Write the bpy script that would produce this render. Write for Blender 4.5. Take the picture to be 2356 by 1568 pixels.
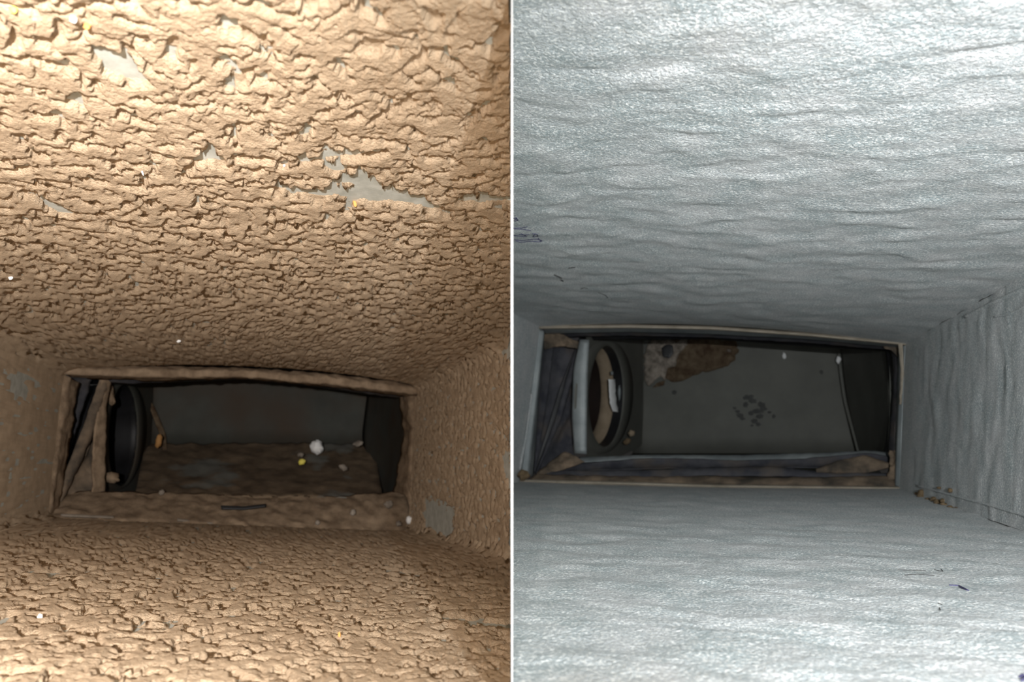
import bpy, math, random
import numpy as np
from mathutils import Vector, Matrix

# ------------------------------------------------------------------ clean start
for o in list(bpy.data.objects):
    bpy.data.objects.remove(o, do_unlink=True)
SC = bpy.context.scene
COL = SC.collection
random.seed(7)

# ------------------------------------------------------------------ camera
FPX = 1500.0                      # focal length in pixels of the 2356 wide frame
PITCH = math.atan((1049 - 784) / FPX)
CZ = 0.075                        # lens height above the duct bottom
cam = bpy.data.cameras.new('camera')
cam_o = bpy.data.objects.new('camera', cam)
COL.objects.link(cam_o)
cam.sensor_width = 36.0
cam.sensor_fit = 'HORIZONTAL'
cam.lens = 36.0 * FPX / 2356.0
cam.clip_start = 0.005
cam_o.location = (0, 0, CZ)
cam_o.rotation_euler = (math.pi / 2 + PITCH, 0, 0)
cam.dof.use_dof = True
cam.dof.focus_distance = 0.33
cam.dof.aperture_fstop = 15.0
SC.camera = cam_o

# ------------------------------------------------------------------ world, lamps, exposure
w = bpy.data.worlds.new('world')
SC.world = w
w.use_nodes = True
w.node_tree.nodes['Background'].inputs[0].default_value = (1.0, 0.95, 0.9, 1)
w.node_tree.nodes['Background'].inputs[1].default_value = 0.02
SC.view_settings.view_transform = 'Standard'
SC.view_settings.look = 'None'
SC.view_settings.exposure = 0.0
SC.view_settings.gamma = 1.0
SC.view_settings.use_curve_mapping = False

CP, SP = math.cos(PITCH), math.sin(PITCH)
def W(v):
    """lens-frame coordinates -> world (arrays allowed)"""
    v = np.asarray(v, float)
    x, y, z = v[..., 0], v[..., 1], v[..., 2]
    return np.stack([x, y * CP - z * SP, y * SP + z * CP + CZ], -1)

def flash(name, loc, aim, watts, colour, size=math.radians(150), blend=1.0):
    l = bpy.data.lights.new(name, 'SPOT')
    l.energy = watts
    l.color = colour
    l.spot_size = size
    l.spot_blend = blend
    l.shadow_soft_size = 0.003
    o = bpy.data.objects.new(name, l)
    COL.objects.link(o)
    p = Vector(W(loc)); q = Vector(W(aim))
    o.location = p
    o.rotation_euler = (q - p).to_track_quat('-Z', 'Y').to_euler()
    return o
flash('torch_lamp', (-0.022, -0.090, 0.036), (-0.71, 0.95, -0.15), 18.0, (1.0, 0.96, 0.91), math.radians(91))
flash('torch_lamp', (0.060, -0.080, 0.036), (0.62, 0.95, -0.15), 11.8, (0.95, 0.985, 1.0), math.radians(112))

# ------------------------------------------------------------------ numpy noise
def _h(ix, iy, s):
    ix = ix.astype(np.int64); iy = iy.astype(np.int64)
    n = (ix * 374761393 + iy * 668265263 + s * 974634777) & 0xffffffff
    n = ((n ^ (n >> 13)) * 1274126177) & 0xffffffff
    n = ((n ^ (n >> 16)) * 2246822519) & 0xffffffff
    n = n ^ (n >> 15)
    return (n & 0xffffff) / float(0x1000000)
def perlin(x, y, s=0):
    x0 = np.floor(x); y0 = np.floor(y); fx = x - x0; fy = y - y0
    u = fx * fx * fx * (fx * (fx * 6 - 15) + 10); v = fy * fy * fy * (fy * (fy * 6 - 15) + 10)
    def g(i, j):
        a = _h(x0 + i, y0 + j, s) * 2 * math.pi
        return np.cos(a) * (fx - i) + np.sin(a) * (fy - j)
    a = g(0, 0) * (1 - u) + g(1, 0) * u
    b = g(0, 1) * (1 - u) + g(1, 1) * u
    return (a * (1 - v) + b * v) * 1.5
def fbm(x, y, s=0, o=4, gain=0.5):
    r = 0; a = 1
    for k in range(o):
        r = r + a * perlin(x, y, s + k * 17); x = x * 2.03 + 7.1; y = y * 2.03 - 3.7; a *= gain
    return r
def worley(x, y, s=0):
    """F1, F2, per-cell randoms and offset to the cell centre"""
    x0 = np.floor(x); y0 = np.floor(y)
    F1 = np.full(x.shape, 9.0); F2 = F1.copy()
    r1 = np.zeros(x.shape); r2 = r1.copy(); dx1 = r1.copy(); dy1 = r1.copy()
    for i in (-1, 0, 1):
        for j in (-1, 0, 1):
            cx = x0 + i; cy = y0 + j
            dx = cx + _h(cx, cy, s) - x; dy = cy + _h(cx, cy, s + 5) - y
            d = np.hypot(dx, dy)
            m = d < F1
            F2 = np.where(m, F1, np.minimum(F2, d))
            r1 = np.where(m, _h(cx, cy, s + 9), r1); r2 = np.where(m, _h(cx, cy, s + 11), r2)
            dx1 = np.where(m, dx, dx1); dy1 = np.where(m, dy, dy1)
            F1 = np.where(m, d, F1)
    return F1, F2, r1, r2, dx1, dy1
def sstep(a, b, x):
    t = np.clip((x - a) / (b - a), 0, 1)
    return t * t * (3 - 2 * t)

# ------------------------------------------------------------------ tags and mesh helpers
def tag(o, label=None, cat=None, group=None, kind=None):
    if label: o['label'] = label
    if cat: o['category'] = cat
    if group: o['group'] = group
    if kind: o['kind'] = kind
    return o
def empty(name, loc, label, cat, group=None, kind=None):
    o = bpy.data.objects.new(name, None)
    COL.objects.link(o); o.location = loc; o.empty_display_size = 0.02
    return tag(o, label, cat, group, kind)
def link(name, me, mat, parent=None):
    o = bpy.data.objects.new(name, me)
    COL.objects.link(o)
    if mat: me.materials.append(mat)
    if parent:
        o.parent = parent
        o.matrix_parent_inverse = Matrix.Translation(-parent.location)
    return o
def np_mesh(name, V, F, smooth=True):
    """V (n,3) world, F (m,4) quads"""
    me = bpy.data.meshes.new(name)
    V = np.asarray(V, np.float32); F = np.asarray(F, np.int32)
    me.vertices.add(len(V)); me.vertices.foreach_set('co', V.ravel())
    me.loops.add(F.size); me.loops.foreach_set('vertex_index', F.ravel())
    me.polygons.add(len(F))
    me.polygons.foreach_set('loop_start', np.arange(0, F.size, F.shape[1], dtype=np.int32))
    me.polygons.foreach_set('use_smooth', np.full(len(F), smooth))
    me.update(calc_edges=True); me.validate()
    return me
def grid_faces(n, m, off=0, close_m=False):
    i, j = np.meshgrid(np.arange(n - 1), np.arange(m if close_m else m - 1), indexing='ij')
    j2 = (j + 1) % m
    return np.stack([i * m + j, i * m + j2, (i + 1) * m + j2, (i + 1) * m + j], -1).reshape(-1, 4) + off
def thick_grid(P, N, t):
    """closed sheet: front grid P (n,m,3), thickness t along -N"""
    n, m = P.shape[:2]
    A = P.reshape(-1, 3); B = (P - N * t).reshape(-1, 3)
    k = n * m
    F = [grid_faces(n, m), grid_faces(n, m, k)[:, ::-1]]
    idx = np.arange(k).reshape(n, m)
    ring = np.concatenate([idx[0, :], idx[1:, -1], idx[-1, -2::-1], idx[-2:0:-1, 0]])
    nx = np.roll(ring, -1)
    F.append(np.stack([ring, ring + k, nx + k, nx], -1))
    return np.concatenate([A, B]), np.concatenate(F)
def ray(px, py):
    return np.array([(px - 1178.0) / FPX, 1.0, (784.0 - py) / FPX])
CUR = [None]                       # duct whose axis the distances of the far-end pieces are measured along
def dfac(px, py):
    if CUR[0] is None: return 1.0
    a = CUR[0].a
    return 1.0 / ((np.asarray(px) - 1178.0) / FPX * a[0] + a[1] + (784.0 - np.asarray(py)) / FPX * a[2])
def at(px, py, d):
    return ray(px, py) * d * dfac(px, py)
def resample(pts, n):
    pts = np.asarray(pts, float)
    s = np.concatenate([[0], np.cumsum(np.linalg.norm(np.diff(pts[:, :2], axis=0), axis=1))])
    t = np.linspace(0, s[-1], n)
    return np.stack([np.interp(t, s, pts[:, k]) for k in range(pts.shape[1])], -1)
def smooth_line(p, k=2):
    for _ in range(k):
        q = p.copy(); q[1:-1] = (p[:-2] + 2 * p[1:-1] + p[2:]) / 4; p = q
    return p
def sheet(name, rails, mat, parent=None, nu=40, nv=12, t=0.0015, bulge=0.0, rough=0.0, rs=0.01, seed=0,
          folds=0.0, fold_n=3, smooth=True, soft=2):
    """cloth / metal sheet through a stack of rails; each rail is a list of (px,py,depth) guides"""
    R = np.array([smooth_line(resample(r, nu), soft) for r in rails])         # k,nu,3
    k = len(rails)
    tv = np.linspace(0, k - 1, nv)
    G = np.stack([[np.interp(tv, np.arange(k), R[:, i, c]) for i in range(nu)] for c in range(3)], -1)  # nu,nv,3
    dd = G[..., 2] * dfac(G[..., 0], G[..., 1])
    P = np.stack([(G[..., 0] - 1178) / FPX * dd, dd, (784 - G[..., 1]) / FPX * dd], -1)
    du = np.gradient(P, axis=0); dv = np.gradient(P, axis=1)
    N = np.cross(du, dv); N /= np.linalg.norm(N, axis=-1, keepdims=True) + 1e-12
    flip = np.sign(np.sum(N * P, -1, keepdims=True)); N = -N * np.where(flip == 0, 1, flip)
    v = np.linspace(0, 1, nv)[None, :]; u = np.linspace(0, 1, nu)[:, None]
    h = bulge * 4 * v * (1 - v)
    if rough:
        Lu = np.cumsum(np.linalg.norm(du, axis=-1), 0); Lv = np.cumsum(np.linalg.norm(dv, axis=-1), 1)
        h = h + rough * fbm(Lu / rs, Lv / rs, seed, 4)
    if folds:
        h = h + folds * np.sin(v * math.pi * 2 * fold_n + 3 * perlin(u * 3 + 0 * v, v * 1.0 + 0 * u, seed))
    P = P + N * np.asarray(h)[..., None]
    V, F = thick_grid(P, N, t)
    return link(name, np_mesh(name, W(V), F, smooth), mat, parent)

# ------------------------------------------------------------------ materials
def mat_base(name):
    m = bpy.data.materials.new(name); m.use_nodes = True
    nt = m.node_tree; b = nt.nodes['Principled BSDF']
    return m, nt, b
def N(nt, t, **k):
    n = nt.nodes.new(t)
    for a, v in k.items(): setattr(n, a, v)
    return n
def make_mat(name, c1, c2, rough=0.8, metal=0.0, scale=60, fine=700, bump=0.3, bdist=0.0006, spec=0.3,
             c3=None, c3_scale=200, c3_lo=0.6, c3_hi=0.68, stretch=(1, 1, 1), fine2=None, contrast=(0.35, 0.65)):
    m, nt, b = mat_base(name); L = nt.links.new
    geo = N(nt, 'ShaderNodeNewGeometry')
    mp = N(nt, 'ShaderNodeMapping'); mp.inputs['Scale'].default_value = stretch
    L(geo.outputs['Position'], mp.inputs['Vector'])
    n1 = N(nt, 'ShaderNodeTexNoise'); n1.inputs['Scale'].default_value = scale; n1.inputs['Detail'].default_value = 5
    n1.inputs['Roughness'].default_value = 0.6
    L(mp.outputs[0], n1.inputs['Vector'])
    r = N(nt, 'ShaderNodeValToRGB')
    r.color_ramp.elements[0].position = contrast[0]; r.color_ramp.elements[1].position = contrast[1]
    r.color_ramp.elements[0].color = (*c1, 1); r.color_ramp.elements[1].color = (*c2, 1)
    L(n1.outputs['Fac'], r.inputs[0]); out = r.outputs[0]
    if c3 is not None:
        n3 = N(nt, 'ShaderNodeTexNoise'); n3.inputs['Scale'].default_value = c3_scale; n3.inputs['Detail'].default_value = 3
        L(mp.outputs[0], n3.inputs['Vector'])
        r3 = N(nt, 'ShaderNodeMapRange'); r3.inputs[1].default_value = c3_lo; r3.inputs[2].default_value = c3_hi
        L(n3.outputs['Fac'], r3.inputs[0])
        mx = N(nt, 'ShaderNodeMix', data_type='RGBA')
        L(r3.outputs[0], mx.inputs[0]); L(out, mx.inputs[6]); mx.inputs[7].default_value = (*c3, 1)
        out = mx.outputs[2]
    L(out, b.inputs['Base Color'])
    b.inputs['Roughness'].default_value = rough; b.inputs['Metallic'].default_value = metal
    b.inputs['Specular IOR Level'].default_value = spec
    if bump:
        n2 = N(nt, 'ShaderNodeTexNoise'); n2.inputs['Scale'].default_value = fine; n2.inputs['Detail'].default_value = 4
        n2.inputs['Roughness'].default_value = 0.65
        L(mp.outputs[0], n2.inputs['Vector'])
        bp = N(nt, 'ShaderNodeBump'); bp.inputs['Strength'].default_value = bump; bp.inputs['Distance'].default_value = bdist
        L(n2.outputs['Fac'], bp.inputs['Height']); L(bp.outputs[0], b.inputs['Normal'])
    return m
M = {}
M['dust'] = make_mat('dust', (0.50, 0.38, 0.265), (0.62, 0.48, 0.34), 0.95, scale=70, fine=900, bump=0.9, bdist=0.0012, spec=0.1,
                     c3=(0.66, 0.52, 0.38), c3_scale=1400, c3_lo=0.66, c3_hi=0.72)
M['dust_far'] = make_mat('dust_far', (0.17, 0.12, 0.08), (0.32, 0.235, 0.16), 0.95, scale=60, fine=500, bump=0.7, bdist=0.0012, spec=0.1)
M['dirty_zinc'] = make_mat('dirty_zinc', (0.46, 0.48, 0.44), (0.64, 0.66, 0.62), 0.6, 0.1, scale=120, fine=900, bump=0.3, bdist=0.0004)
M['zinc'] = make_mat('zinc', (0.44, 0.49, 0.50), (0.60, 0.605, 0.61), 0.5, 0.15, scale=40, fine=650, bump=1.0, bdist=0.0016,
                     spec=0.5, c3=(0.88, 0.88, 0.86), c3_scale=900, c3_lo=0.50, c3_hi=0.62)
M['zinc_plain'] = make_mat('zinc_plain', (0.17, 0.19, 0.195), (0.26, 0.28, 0.28), 0.5, 0.2, scale=30, fine=400, bump=0.15, bdist=0.0005)
M['plenum'] = make_mat('plenum', (0.105, 0.105, 0.092), (0.135, 0.135, 0.118), 0.6, 0.1, scale=14, fine=300, bump=0.1, bdist=0.0005)
M['plenum_old'] = make_mat('plenum_old', (0.042, 0.044, 0.038), (0.062, 0.064, 0.056), 0.7, 0.1, scale=16, fine=300, bump=0.1, bdist=0.0005,
                           c3=(0.055, 0.040, 0.028), c3_scale=9, c3_lo=0.40, c3_hi=0.65)
M['dust_old'] = make_mat('dust_old', (0.085, 0.058, 0.036), (0.20, 0.145, 0.095), 0.95, scale=26, fine=400, bump=0.6, bdist=0.001, c3=(0.17, 0.165, 0.145), c3_scale=14, c3_lo=0.56, c3_hi=0.64)
M['canvas'] = make_mat('canvas', (0.035, 0.036, 0.045), (0.08, 0.078, 0.086), 0.9, scale=40, fine=900, bump=0.4, bdist=0.0006,
                       c3=(0.11, 0.09, 0.075), c3_scale=22, c3_lo=0.50, c3_hi=0.75)
M['canvas_dusty'] = make_mat('canvas_dusty', (0.06, 0.05, 0.04), (0.24, 0.175, 0.12), 0.95, scale=30, fine=700, bump=0.6, bdist=0.001)
M['tan_lip'] = make_mat('tan_lip', (0.28, 0.24, 0.185), (0.42, 0.36, 0.29), 0.7, scale=30, fine=300, bump=0.15)
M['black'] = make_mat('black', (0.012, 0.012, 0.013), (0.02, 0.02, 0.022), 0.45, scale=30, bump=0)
M['flex'] = make_mat('flex', (0.006, 0.006, 0.007), (0.012, 0.012, 0.014), 0.5, scale=30, bump=0, spec=0.25)
M['brown_tube'] = make_mat('brown_tube', (0.012, 0.007, 0.005), (0.02, 0.011, 0.008), 0.7, scale=30, bump=0)
M['liner'] = make_mat('liner', (0.26, 0.20, 0.135), (0.34, 0.265, 0.185), 0.9, scale=50, bump=0.2)
M['white'] = make_mat('white', (0.85, 0.85, 0.84), (0.92, 0.92, 0.92), 0.6, scale=60, bump=0.1)
M['edge_white'] = make_mat('edge_white', (0.82, 0.82, 0.82), (0.86, 0.86, 0.86), 0.8, scale=10, bump=0)
M['rust'] = make_mat('rust', (0.06, 0.034, 0.018), (0.15, 0.11, 0.07), 0.9, scale=70, fine=300, bump=0.5, bdist=0.001)
M['plaster'] = make_mat('plaster', (0.12, 0.10, 0.08), (0.36, 0.31, 0.26), 0.9, scale=70, fine=300, bump=0.5, bdist=0.001)
M['crumb'] = make_mat('crumb', (0.11, 0.075, 0.04), (0.22, 0.155, 0.09), 0.95, scale=200, fine=900, bump=0.8, bdist=0.001)
M['old_strip'] = make_mat('old_strip', (0.17, 0.14, 0.11), (0.26, 0.22, 0.18), 0.8, scale=60, bump=0.2)
M['ink'] = make_mat('ink', (0.05, 0.045, 0.11), (0.07, 0.065, 0.14), 0.6, scale=60, bump=0)
M['smudge'] = make_mat('smudge', (0.062, 0.062, 0.060), (0.082, 0.082, 0.078), 0.8, scale=60, bump=0)
M['orange'] = make_mat('orange', (0.75, 0.33, 0.10), (0.85, 0.42, 0.15), 0.8, scale=60, bump=0)
M['rust_orange'] = make_mat('rust_orange', (0.40, 0.20, 0.07), (0.5, 0.27, 0.1), 0.8, scale=60, bump=0)
M['yellow'] = make_mat('yellow', (0.80, 0.68, 0.10), (0.88, 0.78, 0.2), 0.8, scale=60, bump=0)

# ------------------------------------------------------------------ duct geometry
D = 0.90
class Duct:
    def __init__(s, vp, tl, tr, br, bl, side):
        a = ray(*vp); s.a = a / np.linalg.norm(a); s.side = side
        f = lambda p: ray(*p) * (D / np.dot(ray(*p), s.a))
        s.TL, s.TR, s.BR, s.BL = f(tl), f(tr), f(br), f(bl)
        s.C = (s.TL + s.TR + s.BR + s.BL) / 4
    def edge(s, which):
        return {'ceiling': (s.TL, s.TR), 'floor': (s.BL, s.BR), 'wall_left': (s.TL, s.BL), 'wall_right': (s.TR, s.BR)}[which]
    def plane(s, which):
        p, q = s.edge(which)
        n = np.cross(q - p, s.a); n /= np.linalg.norm(n)
        if np.dot(s.C - p, n) < 0: n = -n
        return p, n, (q - p) / np.linalg.norm(q - p), np.linalg.norm(q - p)
    def hit(s, which, px, py, lift=0.0):
        p, n, e, L = s.plane(which)
        r = ray(px, py)
        return r * (np.dot(p, n) / np.dot(r, n)) + n * lift
    def pq(s, which, P):
        p, n, e, L = s.plane(which)
        return np.dot(P - p, e), np.dot(P - p, s.a) + D      # width coordinate, distance along the axis
DL = Duct((572, 1095), (150, 850), (960, 885), (942, 1222), (112, 1192), -1)
DR = Duct((1715, 1003), (1243, 752), (2082, 792), (2068, 1123), (1195, 1107), 1)
GAP = 0.00018                      # half thickness of the sheet between the ducts

def surface(du, which, rows, cols, smin=0.13, sback=-0.16, fill=1.0):
    """grid on one duct face, trimmed at the divider; returns P (n,m,3), p, q, normal"""
    p0, n, e, L = du.plane(which)
    a = du.a
    if which in ('ceiling', 'floor'):
        s_ = np.concatenate([1 / np.linspace(1 / D, 1 / smin, rows), np.linspace(smin, sback, 26)[1:]])
        base = p0[None] + (s_ - D)[:, None] * a[None]           # point at width 0
        # divider width coordinate : base.x + w*e.x = side*GAP
        wd = (du.side * GAP - base[:, 0]) / e[0]
        lo, hi = np.zeros_like(wd), np.full_like(wd, L)
        if du.side < 0: hi = np.minimum(hi, wd)
        else: lo = np.maximum(lo, wd)
        # frame limit: put most columns where the lens looks
        kf = du.side * 1230 / FPX
        wf = (kf * base[:, 1] - base[:, 0]) / (e[0] - kf * e[1])
        nc = 50
        if du.side < 0:
            fr = np.clip(wf, lo + 0.001, None)
            fr = np.minimum(fr, lo + (hi - lo) * 0.8)
            U = np.linspace(0, 1, nc)[None]; V = np.linspace(0, 1, cols)[None, 1:]
            w_ = np.concatenate([lo[:, None] + (fr - lo)[:, None] * U, fr[:, None] + (hi - fr)[:, None] * V], 1)
        else:
            fr = np.clip(wf, None, hi - 0.001)
            fr = np.maximum(fr, lo + (hi - lo) * 0.2)
            U = np.linspace(0, 1, cols)[None]; V = np.linspace(0, 1, nc)[None, 1:]
            w_ = np.concatenate([lo[:, None] + (fr - lo)[:, None] * U, fr[:, None] + (hi - fr)[:, None] * V], 1)
        P = base[:, None] + w_[..., None] * e
        q = np.repeat(s_[:, None], w_.shape[1], 1)
        return P, w_, q, n
    else:
        v = np.linspace(0, L, rows)
        base = p0[None] + v[:, None] * e[None]
        inner = (which == 'wall_right' and du.side < 0) or (which == 'wall_left' and du.side > 0)
        if inner:       # runs into the divider
            smin_v = D + (du.side * GAP - base[:, 0]) / a[0]
        else:
            smin_v = np.full(rows, sback)
        out = []
        for k in range(rows):
            near = max(smin_v[k], 0.25) if not inner else smin_v[k]
            c = 1 / np.linspace(1 / D, 1 / near, cols)
            if not inner: c = np.concatenate([c, np.linspace(near, sback, 26)[1:]])
            out.append(c)
        S = np.array(out)
        P = base[:, None] + (S - D)[..., None] * a
        return P, np.repeat(v[:, None], S.shape[1], 1), S, n

def seg_mask(p, q, segs, wid):
    """1 inside a band round the polyline segs given in surface metres"""
    m = np.zeros(p.shape)
    for (x0, y0, x1, y1, r) in segs:
        dx, dy = x1 - x0, y1 - y0; l2 = dx * dx + dy * dy + 1e-12
        t = np.clip(((p - x0) * dx + (q - y0) * dy) / l2, 0, 1)
        d = np.hypot(p - x0 - t * dx, (q - y0 - t * dy))
        m = np.maximum(m, 1 - d / r)
    return m

def dust_height(p, q, seed, amp=1.0, sx=1.0, sy=1.0):
    P_, Q_ = p / sx, q / sy
    wx = P_ + 0.006 * perlin(P_ / 0.014, Q_ / 0.014, seed + 50) + 0.0022 * perlin(P_ / 0.005, Q_ / 0.005, seed + 52)
    wy = Q_ + 0.006 * perlin(P_ / 0.014, Q_ / 0.014, seed + 51) + 0.0022 * perlin(P_ / 0.005, Q_ / 0.005, seed + 53)
    # flaky plates: steep risers between rounded terraces
    b = fbm(wx / 0.030, wy / 0.026, seed, 4, 0.5)
    def terr(v, k):
        v = v * k; f = np.floor(v); t = v - f
        return (f + sstep(0.35, 0.52, t) + 0.25 * (t - 0.5)) / k
    h = 0.35 * terr(b, 1.5) + 0.5 * b
    F1, F2, r1, r2, dx, dy = worley(wx / 0.017, wy / 0.017, seed + 30)
    h = h + 0.6 * (r1 - 0.5) * sstep(0.0, 0.25, F2 - F1) - 0.55 * F1 * F1
    ridge = 1 - sstep(0.0, 0.10, np.abs(fbm(wx / 0.019 + 4, wy / 0.019, seed + 33, 2)))
    h = h - 1.0 * ridge * sstep(0.0, 0.25, perlin(p / 0.016, q / 0.016, seed + 34))
    h = h + 0.35 * terr(fbm(wx / 0.010, wy / 0.008, seed + 21, 3), 1.5)
    h = h + 0.22 * perlin(p / 0.0028, q / 0.0025, seed + 9) + 0.09 * perlin(p / 0.0013, q / 0.0012, seed + 10)
    # slanting slits and pits
    u_ = p * 0.85 + q * 0.5; v_ = -p * 0.5 + q * 0.85
    pit = sstep(0.40, 0.52, perlin(u_ / 0.007 + 9, v_ / 0.0115, seed + 12) + 0.25 * perlin(p / 0.003, q / 0.003, seed + 13))
    pit2 = sstep(0.40, 0.52, perlin(u_ / 0.004 + 9, v_ / 0.008, seed + 14)) * sstep(-0.2, 0.3, perlin(p / 0.03, q / 0.03, seed + 15))
    h = 2.9 + h - 3.4 * pit - 2.2 * pit2
    return np.maximum(h, 0.2) * 0.001 * amp

def add_grid(name, P, mat, parent=None, flip=False, smooth=True):
    F = grid_faces(*P.shape[:2])
    if flip: F = F[:, ::-1]
    return link(name, np_mesh(name, W(P.reshape(-1, 3)), F, smooth), mat, parent)

# ------------------------------------------------------------------ divider between the two ducts
def divider():
    # bent sheet: metal body with a white painted front edge
    root = empty('trim_1', W((0, 0.30, -0.05)), 'thin upright sheet between the dusty duct and the clean duct with a white front edge', 'divider', kind='structure')
    t = GAP
    def prism(name, poly, hx, mat):
        V = []; n = len(poly)
        for sx in (-hx, hx):
            for (y, z) in poly: V.append((sx, y, z))
        me = bpy.data.meshes.new(name)
        F = [list(range(n))[::-1], list(range(n, 2 * n))] + [[i, (i + 1) % n, n + (i + 1) % n, n + i] for i in range(n)]
        me.from_pydata([tuple(W(v)) for v in V], [], F); me.update()
        return link(name, me, mat, root)
    y0 = 0.168
    top = lambda y: 0.150 - 0.12 * 0 - 0.1 * y * 0 + 0.02
    prism('sheet', [(y0 + 0.004, -0.16), (1.25, -0.33), (1.25, 0.16), (y0 + 0.004, 0.17)], t * 0.9, M['dirty_zinc'])
    prism('white_edge', [(y0, -0.16), (y0 + 0.004, -0.16), (y0 + 0.004, 0.17), (y0, 0.17)], 3.2 / FPX * y0 / 2, M['edge_white'])
divider()

# ------------------------------------------------------------------ left duct: zinc sheets under a crust of dust
LABEL_L = {'ceiling': 'top sheet of the dusty left duct, grey metal showing only in flaked patches',
           'floor': 'bottom sheet of the dusty left duct', 'wall_left': 'far left side sheet of the dusty duct',
           'wall_right': 'right side sheet of the dusty duct beside the white divider'}
def patch_list(which, items):
    out = []
    for (x0, y0, x1, y1, wpx) in items:
        a_ = DL.hit(which, x0, y0); b_ = DL.hit(which, x1, y1)
        p0, q0 = DL.pq(which, a_); p1, q1 = DL.pq(which, b_)
        out.append((p0, q0, p1, q1, wpx / FPX * (a_[1] + b_[1]) / 2 * 2.4))
    return out
CR = {}
PATCH = {
 'ceiling': [(640, 420, 720, 437, 12), (720, 437, 800, 437, 15), (800, 435, 930, 447, 24), (830, 408, 860, 430, 26), (930, 450, 990, 466, 14),
             (770, 378, 785, 372, 16), (700, 362, 880, 335, 10), (1090, 452, 1172, 447, 14), (462, 355, 486, 352, 16), (250, 118, 300, 165, 22),
             (640, 568, 655, 570, 10), (120, 462, 145, 480, 12), (1040, 120, 1050, 125, 12), (540, 350, 620, 352, 8)],
 'floor': [(1050, 1430, 1180, 1445, 20), (70, 1320, 110, 1322, 14), (330, 1452, 380, 1450, 14), (0, 1562, 60, 1564, 14), (340, 1430, 420, 1446, 10),
           (880, 1312, 960, 1325, 9)],
 'wall_right': [(985, 1180, 1035, 1200, 20), (1165, 795, 1170, 800, 14), (1165, 1060, 1176, 1100, 12)],
 'wall_left': [(35, 880, 55, 890, 16)]}
for which, rows, cols in (('ceiling', 430, 520), ('floor', 330, 480), ('wall_left', 150, 120), ('wall_right', 170, 150)):
    P, p, q, n = surface(DL, which, rows, cols)
    L = DL.plane(which)[3]
    # metal sheet (coarse), bowed at its free end
    P0 = P
    if which == 'ceiling': P = P - n * (0.016 * 4 * (p / L) * (1 - p / L) * np.exp(-(D - q) / 0.12))[..., None]
    st = max(1, rows // 30)
    Pm = P[::st, ::8]
    Pm = np.concatenate([Pm, P[-1:, ::8]], 0); Pm = np.concatenate([Pm, np.concatenate([P[::st, -1:], P[-1:, -1:]], 0)], 1)
    P = P0
    tag(add_grid(which, Pm, M['dirty_zinc']), LABEL_L[which], 'duct wall', kind='structure')
    seed = {'ceiling': 100, 'floor': 300, 'wall_left': 500, 'wall_right': 700}[which]
    amp = {'ceiling': 0.82, 'floor': 0.68, 'wall_left': 0.55, 'wall_right': 0.55}[which]
    sx, sy = {'ceiling': (1, 1), 'floor': (0.8, 1.5), 'wall_left': (1, 1), 'wall_right': (1, 1)}[which]
    h = dust_height(p, q, seed, amp, sx, sy)
    # thicker drift in the corners
    h = h + 0.010 * np.exp(-p / 0.007)
    if which in ('ceiling', 'floor') or True:
        h = h + 0.010 * np.exp(-(L - p) / 0.007)
    m = seg_mask(p, q, patch_list(which, PATCH[which]), 0)
    m = m + 0.45 * fbm(p / 0.008, q / 0.006, seed + 70, 3)
    cut = sstep(0.08, 0.30, m)
    h = h * (1 - cut) - 0.0008 * cut
    # dust leans away from the open end
    h = np.where(q < 0.12, np.minimum(h, 0.003), h)
    if which == 'wall_left': h = h * (0.25 + 0.75 * sstep(0.0, 0.35, D - q))
    if which in ('ceiling', 'floor'): h = h * (0.45 + 0.55 * sstep(0.002, 0.035, D - q))
    if which == 'ceiling': h = h - 0.016 * 4 * (p / L) * (1 - p / L) * np.exp(-(D - q) / 0.12)
    P2 = P + n * h[..., None] + DL.a * (0.9 * np.maximum(h, 0))[..., None]
    P2[..., 0] = np.minimum(P2[..., 0], -GAP * 1.3)
    o = add_grid('dust_crust', P2, M['dust'])
    CR[which] = o
    tag(o, {'ceiling': 'thick cracked tan dust crust hanging on the top of the left duct',
            'floor': 'clumpy tan dust layer lying on the bottom of the left duct',
            'wall_left': 'brown dust coat on the far left side of the dusty duct',
            'wall_right': 'brown dust coat on the side just left of the white divider'}[which], 'dust', kind='stuff')

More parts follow.
